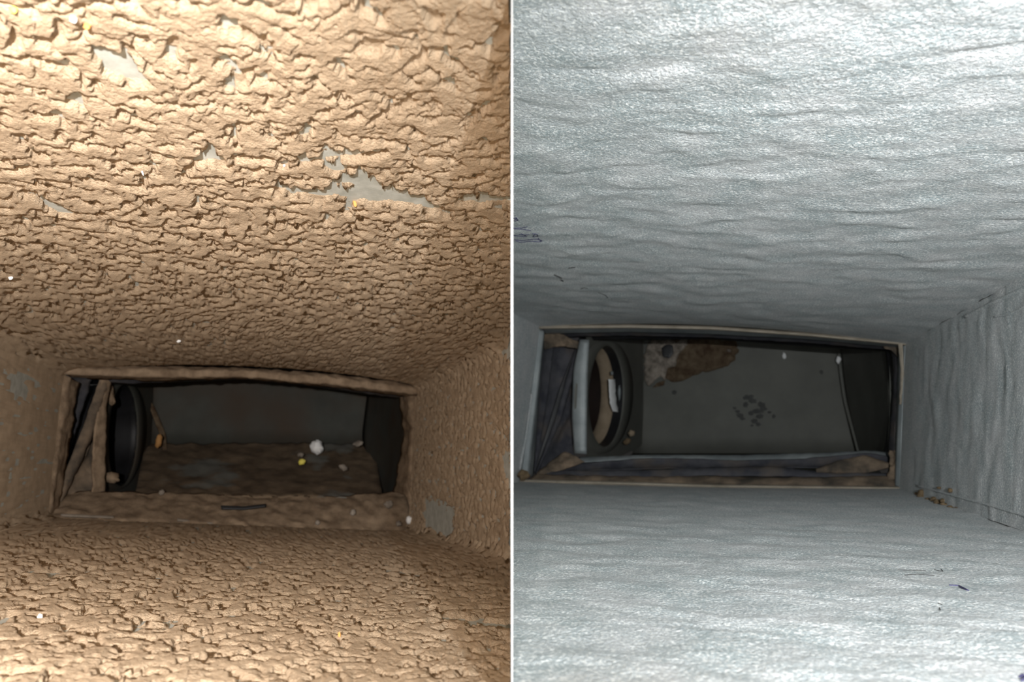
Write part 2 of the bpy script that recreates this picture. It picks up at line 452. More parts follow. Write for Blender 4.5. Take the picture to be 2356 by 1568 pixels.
# ------------------------------------------------------------------ right duct: cleaned zinc sheets
LABEL_R = {'ceiling': 'rippled pale galvanised top sheet of the clean right duct',
           'floor': 'rippled pale galvanised bottom sheet of the clean right duct',
           'wall_left': 'narrow galvanised side sheet just right of the white divider',
           'wall_right': 'galvanised right side sheet of the clean duct with vertical ripples'}
RS = {}
for which, rows, cols in (('ceiling', 330, 400), ('floor', 260, 400), ('wall_left', 90, 60), ('wall_right', 170, 240)):
    P, p, q, n = surface(DR, which, rows, cols)
    seed = {'ceiling': 1100, 'floor': 1300, 'wall_left': 1500, 'wall_right': 1700}[which]
    k = {'ceiling': 1.0, 'floor': 0.8, 'wall_left': 0.4, 'wall_right': 0.8}[which]
    ww = q + 0.010 * perlin(p / 0.045, q / 0.03, seed + 1) + 0.003 * perlin(p / 0.014, q / 0.012, seed + 8)
    h = 0.9 * perlin(p / 0.045, ww / 0.022, seed + 2) + 0.42 * perlin(p / 0.020, ww / 0.011, seed + 3)
    h = h + 0.20 * perlin(p / 0.008, q / 0.005, seed + 4) + 0.13 * perlin(p / 0.0026, q / 0.0022, seed + 5)
    h = h - 0.45 * np.abs(perlin(p / 0.040, ww / 0.016, seed + 6))
    if which == 'wall_right':
        h = 0.8 * perlin(p / 0.060, ww / 0.022, seed + 2) + 0.6 * perlin(p / 0.035, ww / 0.010, seed + 3) + 0.15 * perlin(p / 0.006, q / 0.004, seed + 5)
    h = h * 0.0016 * k * (0.1 + 0.9 * sstep(0.0, 0.10, D - q)) + 0.0002
    if which == 'ceiling':
        u_ = p / DR.plane(which)[3]
        h = h - 0.0135 * 4 * u_ * (1 - u_) * np.exp(-(D - q) / 0.12)
    if which == 'floor':
        u_ = p / DR.plane(which)[3]
        h = h - 0.003 * 4 * u_ * (1 - u_) * np.exp(-(D - q) / 0.12)
    P2 = P + n * h[..., None]
    P2[..., 0] = np.maximum(P2[..., 0], GAP * 1.1)
    RS[which] = tag(add_grid(which, P2, M['zinc']), LABEL_R[which], 'duct wall', kind='structure')

# points laid on the finished relief of the ducts
from mathutils.bvhtree import BVHTree
_trees = {}
def touch(ob, px, py, lift):
    if ob.name not in _trees:
        me = ob.data; n = len(me.vertices); co = np.empty(n * 3, np.float32); me.vertices.foreach_get('co', co)
        _trees[ob.name] = BVHTree.FromPolygons(co.reshape(-1, 3).tolist(), [tuple(p.vertices) for p in me.polygons])
    o_ = Vector((0, 0, CZ)); d_ = (Vector(W(ray(px, py))) - o_).normalized()
    h_ = _trees[ob.name].ray_cast(o_, d_)
    if h_[0] is None: return None
    nn = h_[1] if h_[1].dot(d_) < 0 else -h_[1]
    p_ = h_[0] + nn * lift - o_
    return np.array([p_.x, p_.y * CP + p_.z * SP, -p_.y * SP + p_.z * CP])
def on_relief(du, which, px, py, lift):
    r_ = touch((RS if du is DR else CR)[which], px, py, lift)
    return du.hit(which, px, py, lift + 0.001) if r_ is None else r_

# ------------------------------------------------------------------ small solid helpers
def tube(name, pts, r, mat, parent=None, sides=8):
    """pts in lens frame"""
    pts = np.asarray(pts, float); n = len(pts)
    T = np.gradient(pts, axis=0); T /= np.linalg.norm(T, axis=1, keepdims=True) + 1e-12
    up = np.array([0.13, 0.3, 0.94]); A = np.cross(T, up); A /= np.linalg.norm(A, axis=1, keepdims=True); B = np.cross(T, A)
    rr = np.broadcast_to(np.asarray(r, float), (n,)).copy()
    th = np.linspace(0, 2 * math.pi, sides, endpoint=False)
    V = pts[:, None] + rr[:, None, None] * (np.cos(th)[None, :, None] * A[:, None] + np.sin(th)[None, :, None] * B[:, None])
    V = V.reshape(-1, 3); F = grid_faces(n, sides, close_m=True)
    caps = np.array([pts[0], pts[-1]]); k = len(V)
    V = np.concatenate([V, caps])
    i = np.arange(sides); j = (i + 1) % sides
    F = np.concatenate([F, np.stack([np.full(sides, k), j, i, i], -1)[:0]])
    me = bpy.data.meshes.new(name)
    faces = [tuple(f) for f in F] + [(k, int(b), int(a)) for a, b in zip(i, j)] + [(k + 1, int(a) + (n - 1) * sides, int(b) + (n - 1) * sides) for a, b in zip(i, j)]
    me.from_pydata([tuple(v) for v in W(V)], [], faces); me.update()
    for f in me.polygons: f.use_smooth = True
    return link(name, me, mat, parent)
def pebble(name, c, size, mat, label=None, cat=None, seed=0, parent=None, group=None, axis=None, kind=None):
    """irregular lump; c, size in lens frame"""
    nu, nv = 18, 12
    th = np.linspace(0, 2 * math.pi, nu, endpoint=False); ph = np.linspace(0.05, math.pi - 0.05, nv)
    d = np.stack([np.sin(ph)[:, None] * np.cos(th)[None], np.sin(ph)[:, None] * np.sin(th)[None], np.cos(ph)[:, None] * np.ones(nu)[None]], -1)
    r = 1 + 0.30 * perlin(d[..., 0] * 1.7 + seed, d[..., 1] * 1.7 + d[..., 2] * 2.1, seed) + 0.12 * perlin(d[..., 0] * 4 + seed, d[..., 1] * 3 + d[..., 2] * 4, seed + 3)
    V = d * r[..., None] * np.asarray(size)
    if axis is not None:
        c_, s_ = math.cos(axis), math.sin(axis)
        V = np.stack([V[..., 0] * c_ - V[..., 2] * s_, V[..., 1], V[..., 0] * s_ + V[..., 2] * c_], -1)
    V = V.reshape(-1, 3) + np.asarray(c)
    F = grid_faces(nv, nu, close_m=True)
    k = len(V); V = np.concatenate([V, V[:nu].mean(0)[None], V[-nu:].mean(0)[None]])
    i = np.arange(nu); j = (i + 1) % nu
    me = bpy.data.meshes.new(name)
    faces = [tuple(int(x) for x in f) for f in F] + [(k, int(b), int(a)) for a, b in zip(i, j)] + [(k + 1, int(a) + (nv - 1) * nu, int(b) + (nv - 1) * nu) for a, b in zip(i, j)]
    me.from_pydata([tuple(v) for v in W(V)], [], faces); me.update()
    for f in me.polygons: f.use_smooth = True
    o = link(name, me, mat, parent)
    return tag(o, label, cat, group, kind)

# ------------------------------------------------------------------ plenum box behind each duct
def plenum(side, root, pmat, G):
    """G: pixel guides"""
    A, B = G['A'], G['B']            # near and far foot of the panel that holds the round collar (px, depth)
    ax = at(A[0], 950, A[1]) * np.array([1, 1, 0.0]); bx = at(B[0], 950, B[1]) * np.array([1, 1, 0.0])
    e = (bx - ax) / np.linalg.norm(bx - ax)
    nrm = np.array([e[1], -e[0], 0.0])               # faces the inside of the box
    up = np.array([0, 0, 1.0])
    # hole centre from its pixel extents
    def on_panel(px, py):
        r = ray(px, py); t = np.dot(ax, nrm) / np.dot(r, nrm); return r * t
    l_, r_ = on_panel(G['hole'][0], G['hole'][4]), on_panel(G['hole'][1], G['hole'][4])
    c = (l_ + r_) / 2; Rx = np.linalg.norm(r_ - l_) / 2
    tpt, bpt = on_panel(G['hole'][5], G['hole'][2]), on_panel(G['hole'][5], G['hole'][3])
    Rz = (tpt[2] - bpt[2]) / 2; c[2] = (tpt[2] + bpt[2]) / 2
    nseg = 64; th = np.linspace(0, 2 * math.pi, nseg, endpoint=False)
    def ring(fx, fz, off):
        return c + e * 0 + np.stack([np.cos(th) * Rx * fx] * 3, -1) * e + np.stack([np.sin(th) * Rz * fz] * 3, -1) * up + nrm * off
    # side panel with the hole cut out: ring blended out to a rectangle
    zt, zb = G['ztop'], G['zbot']
    s0 = np.dot(ax - c, e) ; s1 = np.dot(bx - c, e)
    rect = []
    for t in th:
        dx, dz = math.cos(t), math.sin(t)
        kx = (s1 / dx if dx > 1e-6 else (s0 / dx if dx < -1e-6 else 1e9)); kz = ((zt - c[2]) / dz if dz > 1e-6 else ((zb - c[2]) / dz if dz < -1e-6 else 1e9))
        k = min(kx, kz); rect.append(c + e * dx * k + up * dz * k)
    rect = np.array(rect)
    hole = ring(1, 1, 0)
    P = np.stack([hole, (hole + rect) / 2, rect], 0)
    V = np.concatenate([P.reshape(-1, 3), (P - nrm * 0.0015).reshape(-1, 3)])
    F = np.concatenate([grid_faces(3, nseg, close_m=True), grid_faces(3, nseg, off=3 * nseg, close_m=True)[:, ::-1]])
    pan = link('side_panel', np_mesh('side_panel', W(V), F, False), pmat, root)
    # start collar: raised flange ring round the hole
    prof = [(1.0, 1.0, -0.002), (1.0, 1.0, 0.0015), (1.02, 1.02, 0.0025), (G['fl'], G['flz'], 0.0025), (G['fl'] + .01, G['flz'] + .01, -0.0005)]
    P = np.stack([ring(*k) for k in prof], 0)
    col = link('round_collar', np_mesh('round_collar', W(P.reshape(-1, 3)), grid_faces(len(prof), nseg, close_m=True)), pmat, root)
    # tube behind the hole, in rings
    def tub(name, prof, mat, parent):
        P = np.stack([ring(a, a, -o) for a, o in prof], 0)
        return link(name, np_mesh(name, W(P.reshape(-1, 3)), grid_faces(len(prof), nseg, close_m=True)), mat, parent)
    for nm, prof, mat in G['tube']: tub(nm, prof, M[mat], col)
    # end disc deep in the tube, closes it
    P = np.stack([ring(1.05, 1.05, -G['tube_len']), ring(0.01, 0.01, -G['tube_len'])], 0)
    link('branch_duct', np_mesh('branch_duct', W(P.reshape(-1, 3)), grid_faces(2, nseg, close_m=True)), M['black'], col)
    return c, e, nrm, Rx, Rz, on_panel

ribs = [(1.0, 0.0)]
for k in range(12):
    ribs += [(1.0, 0.004 + k * 0.008), (0.955, 0.008 + k * 0.008)]
# ---- left (dusty)
CUR[0] = DL
rootL = empty('plenum_box', W(at(600, 1000, 1.0)), 'dark metal box with a black round branch hole behind the dusty opening', 'duct box')
GL = dict(A=(243, 0.99), B=(352, 1.20), hole=(246, 315, 884, 1115, 1000, 283), ztop=0.06, zbot=-0.26, fl=1.62, flz=1.04,
          tube=[('flexible_liner', ribs, 'flex')], tube_len=0.105)
plenum(-1, rootL, M['plenum_old'], GL)
sheet('back_panel', [[(330, 700, 1.20), (880, 700, 1.20)], [(340, 1024, 1.20), (880, 1024, 1.20)]], M['plenum_old'], rootL, nu=20, nv=8, soft=0)
sheet('sloping_panel', [[(335, 1018, 1.205), (600, 1016, 1.205), (860, 1018, 1.205)], [(310, 1140, 0.95), (600, 1142, 0.95), (880, 1145, 0.95)]],
      M['dust_old'], rootL, nu=60, nv=24, rough=0.003, rs=0.02, seed=31)
sheet('end_panel', [[(850, 860, 1.20), (832, 1000, 1.20), (846, 1135, 1.12)], [(885, 860, 1.06), (884, 1000, 1.07), (880, 1140, 1.05)], [(925, 880, 0.955), (932, 1000, 0.955), (908, 1140, 0.955)]],
      M['plenum_old'], rootL, nu=24, nv=14, bulge=-0.006)
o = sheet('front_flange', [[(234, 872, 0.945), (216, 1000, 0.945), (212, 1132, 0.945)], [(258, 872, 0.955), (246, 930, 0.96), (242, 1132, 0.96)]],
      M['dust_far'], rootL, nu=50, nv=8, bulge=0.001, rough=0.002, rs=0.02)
# ---- right (clean)
CUR[0] = DR
rootR = empty('plenum_box', W(at(1700, 920, 1.0)), 'dark metal box with rust and a round tan-lined branch hole behind the clean opening', 'duct box')
GR = dict(A=(1350, 0.99), B=(1480, 1.26), hole=(1352, 1433, 795, 1027, 912, 1392), ztop=0.10, zbot=-0.20, fl=1.62, flz=1.12,
          tube=[('collar_sleeve', [(1.0, 0.0), (0.99, 0.012), (0.985, 0.016)], 'black'),
                ('tan_liner', [(0.985, 0.016), (0.93, 0.018), (0.92, 0.030), (0.92, 0.038), (1.0, 0.041)], 'liner'),
                ('brown_sleeve', [(1.0, 0.041), (1.02, 0.12)], 'brown_tube')], tube_len=0.12)
cR, eR, nR, RxR, RzR, onR = plenum(1, rootR, M['plenum'], GR)
sheet('back_panel', [[(1460, 640, 1.26), (1945, 640, 1.26)], [(1455, 1062, 1.26), (1990, 1062, 1.26)]], M['plenum'], rootR, nu=20, nv=8, soft=0)
sheet('end_panel', [[(1925, 740, 1.255), (1932, 850, 1.25), (1942, 920, 1.25), (1978, 1060, 1.22)], [(1985, 740, 1.12), (1992, 850, 1.11), (1998, 920, 1.11), (2008, 1060, 1.10)], [(2045, 740, 0.97), (2048, 920, 0.97), (2040, 1060, 0.97)]],
      M['plenum'], rootR, nu=24, nv=14, bulge=-0.004)
sheet('end_seam', [[(1924, 780, 1.245), (1930, 850, 1.24), (1940, 920, 1.24), (1975, 1050, 1.21)], [(1934, 780, 1.245), (1938, 850, 1.24), (1948, 920, 1.24), (1985, 1050, 1.21)]],
      M['plenum'], rootR, nu=24, nv=5, t=0.002)
sheet('bottom_panel', [[(1455, 1042, 1.26), (1985, 1042, 1.26)], [(1400, 1100, 0.96), (2040, 1100, 0.96)]], M['plenum'], rootR, nu=20, nv=8)
sheet('front_flange', [[(1334, 781, 0.945), (1319, 850, 0.945), (1316, 960, 0.945), (1322, 1042, 0.945)], [(1356, 781, 0.947), (1352, 850, 0.947), (1350, 960, 0.947), (1350, 1044, 0.947)]],
      M['zinc_plain'], rootR, nu=30, nv=8, bulge=0.002)

# ------------------------------------------------------------------ left duct: dusty mouth and canvas sleeve
CUR[0] = DL
fr = empty('opening_frame', W(at(550, 1190, 0.9)), 'dust-caked sheet metal frame round the opening at the end of the left duct', 'frame')
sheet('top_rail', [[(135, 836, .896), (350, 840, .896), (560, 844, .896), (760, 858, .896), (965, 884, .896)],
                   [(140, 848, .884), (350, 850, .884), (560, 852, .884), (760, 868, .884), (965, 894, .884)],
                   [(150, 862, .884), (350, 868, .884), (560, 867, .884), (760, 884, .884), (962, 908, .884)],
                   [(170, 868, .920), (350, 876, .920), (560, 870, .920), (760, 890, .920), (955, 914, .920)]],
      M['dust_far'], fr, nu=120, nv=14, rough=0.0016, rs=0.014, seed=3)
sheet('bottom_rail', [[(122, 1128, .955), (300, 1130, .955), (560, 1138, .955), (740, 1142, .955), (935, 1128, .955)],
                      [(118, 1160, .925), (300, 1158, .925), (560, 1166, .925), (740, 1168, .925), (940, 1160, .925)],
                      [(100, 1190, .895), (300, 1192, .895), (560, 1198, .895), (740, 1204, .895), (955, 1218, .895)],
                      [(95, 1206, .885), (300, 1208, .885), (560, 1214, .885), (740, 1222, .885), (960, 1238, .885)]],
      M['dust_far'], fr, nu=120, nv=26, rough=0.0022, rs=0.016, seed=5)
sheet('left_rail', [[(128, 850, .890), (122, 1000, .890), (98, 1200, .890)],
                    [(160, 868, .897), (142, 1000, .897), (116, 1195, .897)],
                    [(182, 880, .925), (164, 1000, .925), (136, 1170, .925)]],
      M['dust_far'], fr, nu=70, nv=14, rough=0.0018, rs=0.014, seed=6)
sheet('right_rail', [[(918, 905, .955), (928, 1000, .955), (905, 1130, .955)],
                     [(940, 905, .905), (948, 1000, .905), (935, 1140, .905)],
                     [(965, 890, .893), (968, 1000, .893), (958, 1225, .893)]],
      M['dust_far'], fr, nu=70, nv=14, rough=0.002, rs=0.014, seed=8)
cl = empty('canvas_sleeve', W(at(190, 1100, 0.93)), 'dusty canvas sleeve hanging in slanting folds at the left of the dusty opening', 'canvas sleeve')
sheet('fold', [[(165, 868, .935), (150, 980, .935), (128, 1165, .935)], [(212, 872, .965), (185, 960, .965), (135, 1120, .955)]],
      M['canvas'], cl, nu=60, nv=12, bulge=-0.004, rough=0.001, seed=11)
sheet('fold', [[(232, 868, .945), (190, 985, .94), (128, 1140, .93)], [(244, 872, .952), (205, 990, .945), (134, 1152, .93)], [(240, 890, .965), (215, 1000, .96), (136, 1165, .935)]],
      M['canvas_dusty'], cl, nu=60, nv=12, bulge=0.004, rough=0.0012, seed=12)
sheet('fold', [[(250, 890, .975), (205, 1030, .965), (135, 1160, .94)], [(250, 890, 1.0), (240, 1040, .985), (222, 1160, .95)]],
      M['canvas_dusty'], cl, nu=60, nv=12, bulge=-0.006, rough=0.0012, seed=13)
sheet('fold', [[(225, 858, .935), (420, 872, .935), (560, 864, .935), (700, 876, .935), (860, 902, .935), (960, 915, .935)],
               [(225, 876, .955), (300, 884, .955), (420, 876, .955), (560, 867, .955), (700, 881, .955), (850, 907, .955), (945, 918, .955)]],
      M['canvas'], cl, nu=120, nv=8, rough=0.0008, seed=14)
sheet('top_gap_shade', [[(200, 868, .975), (420, 868, .975), (560, 862, .975), (700, 872, .975), (930, 908, .975)],
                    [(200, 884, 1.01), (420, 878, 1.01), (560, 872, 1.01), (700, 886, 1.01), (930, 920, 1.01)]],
      M['black'], cl, nu=80, nv=6)  # shade of the gap under the top rail, put in as a black sheet
o = sheet('slit_shade', [[(508, 1162, .916), (560, 1164, .916), (612, 1158, .916)], [(510, 1170, .914), (560, 1171, .914), (612, 1164, .914)]],
      M['black'], None, nu=30, nv=5, t=0.003)  # black sheet painted in for the shade inside a slit of the ledge
tag(o, 'short slit in the dusty ledge under the left opening, its shade painted black', 'strip')
o = sheet('metal_strip', [[(140, 1181, .896), (210, 1184, .896), (262, 1186, .896)], [(140, 1185, .894), (210, 1188, .894), (262, 1190, .894)]],
      M['old_strip'], None, nu=30, nv=5, t=0.002)
tag(o, 'thin grey metal strip at the left end of the dusty ledge', 'strip')
o = sheet('metal_strip', [[(408, 1192, .893), (450, 1196, .893), (505, 1202, .893)], [(408, 1196, .891), (450, 1200, .891), (505, 1206, .891)]],
      M['old_strip'], None, nu=30, nv=5, t=0.002)
tag(o, 'thin grey metal strip at the middle of the dusty ledge', 'strip')

# dusty clods stuck round the left branch hole
def clod(name, px, py, d, sx, sz, mat, label, cat, seed, ax=0.0, dep=None, group=None):
    k = d / FPX
    return pebble(name, at(px, py, d), (sx * k, (dep if dep else min(sx, sz)) * k, sz * k), M[mat], label, cat, seed, axis=ax, group=group)
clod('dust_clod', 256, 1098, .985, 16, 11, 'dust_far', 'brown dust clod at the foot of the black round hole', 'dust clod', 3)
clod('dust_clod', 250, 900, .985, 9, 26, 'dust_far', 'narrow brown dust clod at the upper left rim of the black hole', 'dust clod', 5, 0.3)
clod('rust_flake', 365, 1014, 1.13, 6, 14, 'rust_orange', 'orange flake at the right of the black round hole', 'rust flake', 8, -0.2)
o = sheet('dust_streak', [[(330, 905, 1.19), (350, 950, 1.185), (368, 1000, 1.18), (376, 1040, 1.17)], [(340, 905, 1.192), (362, 950, 1.188), (382, 1000, 1.182), (384, 1035, 1.172)]],
          M['rust'], None, nu=30, nv=5, t=0.003, rough=0.001)
tag(o, 'brown streak of dirt slanting beside the black round hole', 'dirt')
clod('pebble', 730, 1028, 1.12, 13, 15, 'white', 'white oval pebble, the largest one inside the left opening', 'pebble', 21, 0.2)
clod('pebble', 824, 1020, 1.10, 11, 6, 'plaster', 'small grey-tan chip at the right end of the dark sloping panel', 'chip', 22, 0.3)
clod('pebble', 790, 1075, 1.03, 11, 6, 'plaster', 'flat grey-tan chip low on the dark sloping panel', 'chip', 23, -0.5)
clod('seed_husk', 694, 1062, 1.07, 8, 6, 'yellow', 'tiny yellow husk left of the white oval pebble', 'husk', 24)
clod('pebble', 692, 1046, 1.09, 7, 5, 'plaster', 'tiny tan chip just above the yellow husk', 'chip', 25)
clod('pebble', 941, 1196, .885, 7, 9, 'white', 'small white bead in the lower right corner of the dusty opening', 'bead', 26)
clod('pebble', 917, 1204, .885, 6, 6, 'plaster', 'tiny tan bead left of the white bead in the dusty corner', 'bead', 27)
clod('pebble', 812, 1178, .895, 6, 7, 'plaster', 'tiny pale bead on the dusty ledge right of the black slit', 'bead', 28)
clod('pebble', 372, 1132, .945, 5, 5, 'plaster', 'tiny white bead on the ledge below the black round hole', 'bead', 29)
clod('pebble', 730, 1202, .888, 5, 5, 'plaster', 'tiny pale bead in front of the dusty ledge, middle', 'bead', 30)
clod('pebble', 895, 1160, .92, 10, 8, 'plaster', 'pale crumb at the right end of the dusty ledge', 'crumb', 31)

# bright specks and fibres caught in the dust
def on(du, which, px, py, lift): return du.hit(which, px, py, lift)
def speck(name, which, px, py, r, mat, label, cat, seed, ax=0.0, asp=1.0):
    P = on_relief(DL, which, px, py, 0.0004); k = P[1] / FPX
    pebble(name, P, (r * k, r * k * .6, r * k * asp), M[mat], label, cat, seed, axis=ax)
speck('speck', 'ceiling', 32, 20, 9, 'yellow', 'yellow speck in the top left corner of the dust crust', 'speck', 41)
speck('speck', 'ceiling', 201, 58, 8, 'orange', 'orange speck in the dust near the top left', 'speck', 42)
speck('speck', 'ceiling', 170, 41, 9, 'white', 'white speck beside the orange speck near the top left', 'speck', 43)
speck('speck', 'ceiling', 410, 781, 6, 'white', 'white bead hanging in the dust above the dusty opening', 'speck', 44)
speck('speck', 'ceiling', 817, 466, 4, 'orange', 'small orange sliver below the bare metal streak', 'sliver', 45, 0.2, 2.2)
speck('speck', 'ceiling', 327, 394, 2, 'white', 'short white fibre in the upper dust crust', 'fibre', 46, 0.4, 4)
speck('speck', 'ceiling', 24, 637, 5, 'white', 'white speck at the far left edge of the dust crust', 'speck', 47)
speck('speck', 'ceiling', 654, 380, 3, 'white', 'tiny white speck left of the bare metal patch', 'speck', 48)
speck('speck', 'floor', 92, 1420, 6, 'white', 'white speck on the floor dust at the lower left', 'speck', 49)
speck('speck', 'floor', 780, 1462, 3, 'orange', 'tiny orange sliver on the floor dust', 'sliver', 50, 0.0, 2.5)

# ------------------------------------------------------------------ right duct: mouth frame
CUR[0] = DR
fr = empty('opening_frame', W(at(1640, 1115, 0.9)), 'clean galvanised frame with thin tan lips round the opening of the right duct', 'frame')
def rl(name, rails, mat, parent=fr, **k): return sheet(name, rails, M[mat], parent, **k)
rl('top_lip', [[(1240, 747, .897), (1450, 745, .897), (1640, 749, .897), (1860, 764, .897), (2084, 786, .897)],
               [(1240, 753, .892), (1450, 751, .892), (1640, 755, .892), (1860, 770, .892), (2084, 791, .892)],
               [(1240, 757, .897), (1450, 755, .897), (1640, 759, .897), (1860, 774, .897), (2084, 795, .897)]], 'tan_lip', nu=80, nv=7, t=0.002)
rl('top_rail', [[(1243, 755, .899), (1450, 754, .899), (1640, 758, .899), (1860, 773, .899), (2080, 794, .899)],
                [(1250, 768, .925), (1450, 764, .925), (1640, 769, .925), (1860, 780, .925), (2070, 800, .925)]], 'zinc_plain', nu=80, nv=7)
rl('bottom_lip', [[(1195, 1101, .899), (1450, 1107, .899), (1640, 1113, .899), (2070, 1118, .899)],
                  [(1195, 1106, .893), (1450, 1112, .893), (1640, 1118, .893), (2070, 1122, .893)],
                  [(1195, 1111, .897), (1450, 1117, .897), (1640, 1122, .897), (2070, 1127, .897)]], 'tan_lip', nu=80, nv=7, t=0.002)
rl('left_rail', [[(1240, 755, .896), (1222, 900, .896), (1196, 1105, .896)],
                 [(1252, 760, .900), (1237, 900, .900), (1214, 1100, .900)],
                 [(1254, 762, .925), (1242, 900, .925), (1228, 1092, .925)]], 'zinc_plain', nu=50, nv=9)
rl('left_bead', [[(1221, 905, .893), (1208, 1000, .893), (1194, 1080, .893)],
                 [(1224, 905, .892), (1211, 1000, .892), (1197, 1080, .892)]], 'zinc', nu=40, nv=5, t=0.0015)
rl('right_rail', [[(2066, 800, .925), (2064, 900, .925), (2056, 1110, .925)],
                  [(2072, 795, .900), (2069, 900, .900), (2060, 1118, .900)],
                  [(2084, 790, .896), (2078, 900, .896), (2070, 1122, .896)]], 'zinc_plain', nu=50, nv=9)
rl('right_lip', [[(2066, 790, .895), (2072, 850, .895), (2068, 930, .895)],
                 [(2076, 788, .892), (2078, 850, .892), (2071, 930, .892)]], 'tan_lip', nu=40, nv=5, t=0.0015, rough=0.0006)
o = pebble('corner_bead', at(2075, 1103, .892), (0.0014, .0014, 0.010), M['zinc'], None, None, 77, fr)

cl = empty('canvas_sleeve', W(at(1640, 1090, 0.93)), 'dark blue-grey canvas sleeve with tan dust in its folds round the clean opening', 'canvas sleeve')
def cs(name, rails, mat='canvas', **k): return sheet(name, rails, M[mat], cl, **k)
# left folds
cs('fold', [[(1252, 762, .930), (1238, 900, .930), (1224, 1095, .930)], [(1280, 765, .955), (1262, 900, .95), (1232, 1085, .935)]], nu=60, nv=10, bulge=-0.003, rough=0.0008, seed=61)
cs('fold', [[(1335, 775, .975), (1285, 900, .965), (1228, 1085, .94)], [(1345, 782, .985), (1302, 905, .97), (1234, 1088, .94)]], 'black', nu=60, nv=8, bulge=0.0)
cs('fold', [[(1278, 764, .962), (1258, 905, .955), (1228, 1088, .938)], [(1338, 775, .985), (1292, 905, .975), (1232, 1088, .94)]], nu=60, nv=10, bulge=-0.005, rough=0.0008, seed=62)
cs('fold', [[(1325, 800, .975), (1278, 960, .955), (1230, 1090, .935)], [(1330, 830, .98), (1292, 965, .96), (1236, 1092, .935)]], nu=60, nv=10, bulge=0.004, rough=0.0008, seed=63)
cs('fold', [[(1338, 790, .995), (1280, 985, .965), (1233, 1092, .94)], [(1334, 900, .995), (1318, 1030, .985), (1322, 1060, .965)]], nu=60, nv=14, bulge=-0.006, folds=0.002, fold_n=1, rough=0.0008, seed=64)
cs('dusty_corner', [[(1252, 768, .925), (1275, 764, .925), (1300, 772, .925), (1330, 788, .925)], [(1252, 804, .93), (1275, 798, .93), (1300, 796, .93), (1328, 802, .93)]], 'canvas_dusty', nu=40, nv=12, rough=0.003, rs=0.012, seed=65)
cs('dusty_corner', [[(1300, 1038, .950), (1270, 1058, .940), (1232, 1090, .93)], [(1345, 1062, .945), (1300, 1078, .935), (1240, 1096, .925)]], 'canvas_dusty', nu=40, nv=12, rough=0.002, rs=0.014, seed=66, bulge=0.003)
# top band
cs('top_band', [[(1250, 764, .935), (1450, 762, .935), (1640, 766, .935), (1860, 778, .935), (2060, 798, .935)],
                [(1260, 776, .955), (1450, 772, .955), (1640, 777, .955), (1860, 789, .955), (2050, 806, .955)]], nu=90, nv=8, rough=0.0008, seed=67)
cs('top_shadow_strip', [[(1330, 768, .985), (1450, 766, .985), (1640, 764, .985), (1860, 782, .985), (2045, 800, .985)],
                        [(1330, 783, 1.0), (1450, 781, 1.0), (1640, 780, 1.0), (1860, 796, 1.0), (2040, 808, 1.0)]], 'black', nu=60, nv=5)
cs('tan_tape', [[(1842, 773, .931), (1875, 775, .931), (1902, 777, .931)], [(1842, 777, .929), (1875, 779, .929), (1902, 781, .929)]], 'liner', nu=20, nv=4)
# bottom folds
cs('fold', [[(1338, 1050, .972), (1500, 1046, .972), (1700, 1046, .972), (1900, 1040, .972), (2000, 1036, .972), (2048, 1040, .972)],
            [(1320, 1064, .960), (1500, 1052, .960), (1700, 1062, .960), (1850, 1058, .960), (2000, 1044, .960), (2052, 1052, .960)]], 'zinc_plain', nu=110, nv=8, bulge=0.002, rough=0.0006, seed=68)  # paler than the cloth: the fold's highlight is put into its colour
cs('fold', [[(1310, 1066, .958), (1500, 1052, .958), (1700, 1058, .958), (1850, 1054, .958), (2000, 1040, .958), (2052, 1050, .958)],
            [(1270, 1084, .940), (1500, 1076, .940), (1700, 1074, .940), (1880, 1074, .940), (2000, 1078, .940), (2054, 1070, .940)]], nu=110, nv=16, bulge=-0.004, rough=0.0012, rs=0.03, seed=69)
cs('fold', [[(1262, 1082, .938), (1500, 1080, .938), (1640, 1074, .938), (1780, 1072, .938), (1900, 1086, .938), (2050, 1088, .938)],
            [(1250, 1094, .925), (1500, 1098, .925), (1640, 1092, .925), (1780, 1094, .925), (1900, 1098, .925), (2052, 1100, .925)]], nu=110, nv=14, bulge=0.003, rough=0.0012, rs=0.03, seed=70)
cs('fold', [[(1235, 1090, .922), (1500, 1096, .922), (1640, 1094, .922), (1800, 1098, .922), (1900, 1096, .922), (2056, 1094, .922)],
            [(1215, 1104, .902), (1500, 1110, .902), (1640, 1116, .902), (1800, 1118, .902), (1900, 1118, .902), (2062, 1120, .902)]], 'canvas_dusty', nu=110, nv=14, bulge=0.002, rough=0.0016, rs=0.02, seed=71)
cs('dusty_fold', [[(1878, 1078, .934), (1930, 1058, .936), (1990, 1046, .938), (2046, 1064, .936)], [(1878, 1086, .930), (1930, 1088, .930), (1990, 1088, .930), (2044, 1076, .930)]], 'canvas_dusty', nu=60, nv=12, bulge=0.003, rough=0.001, rs=0.02, seed=72)
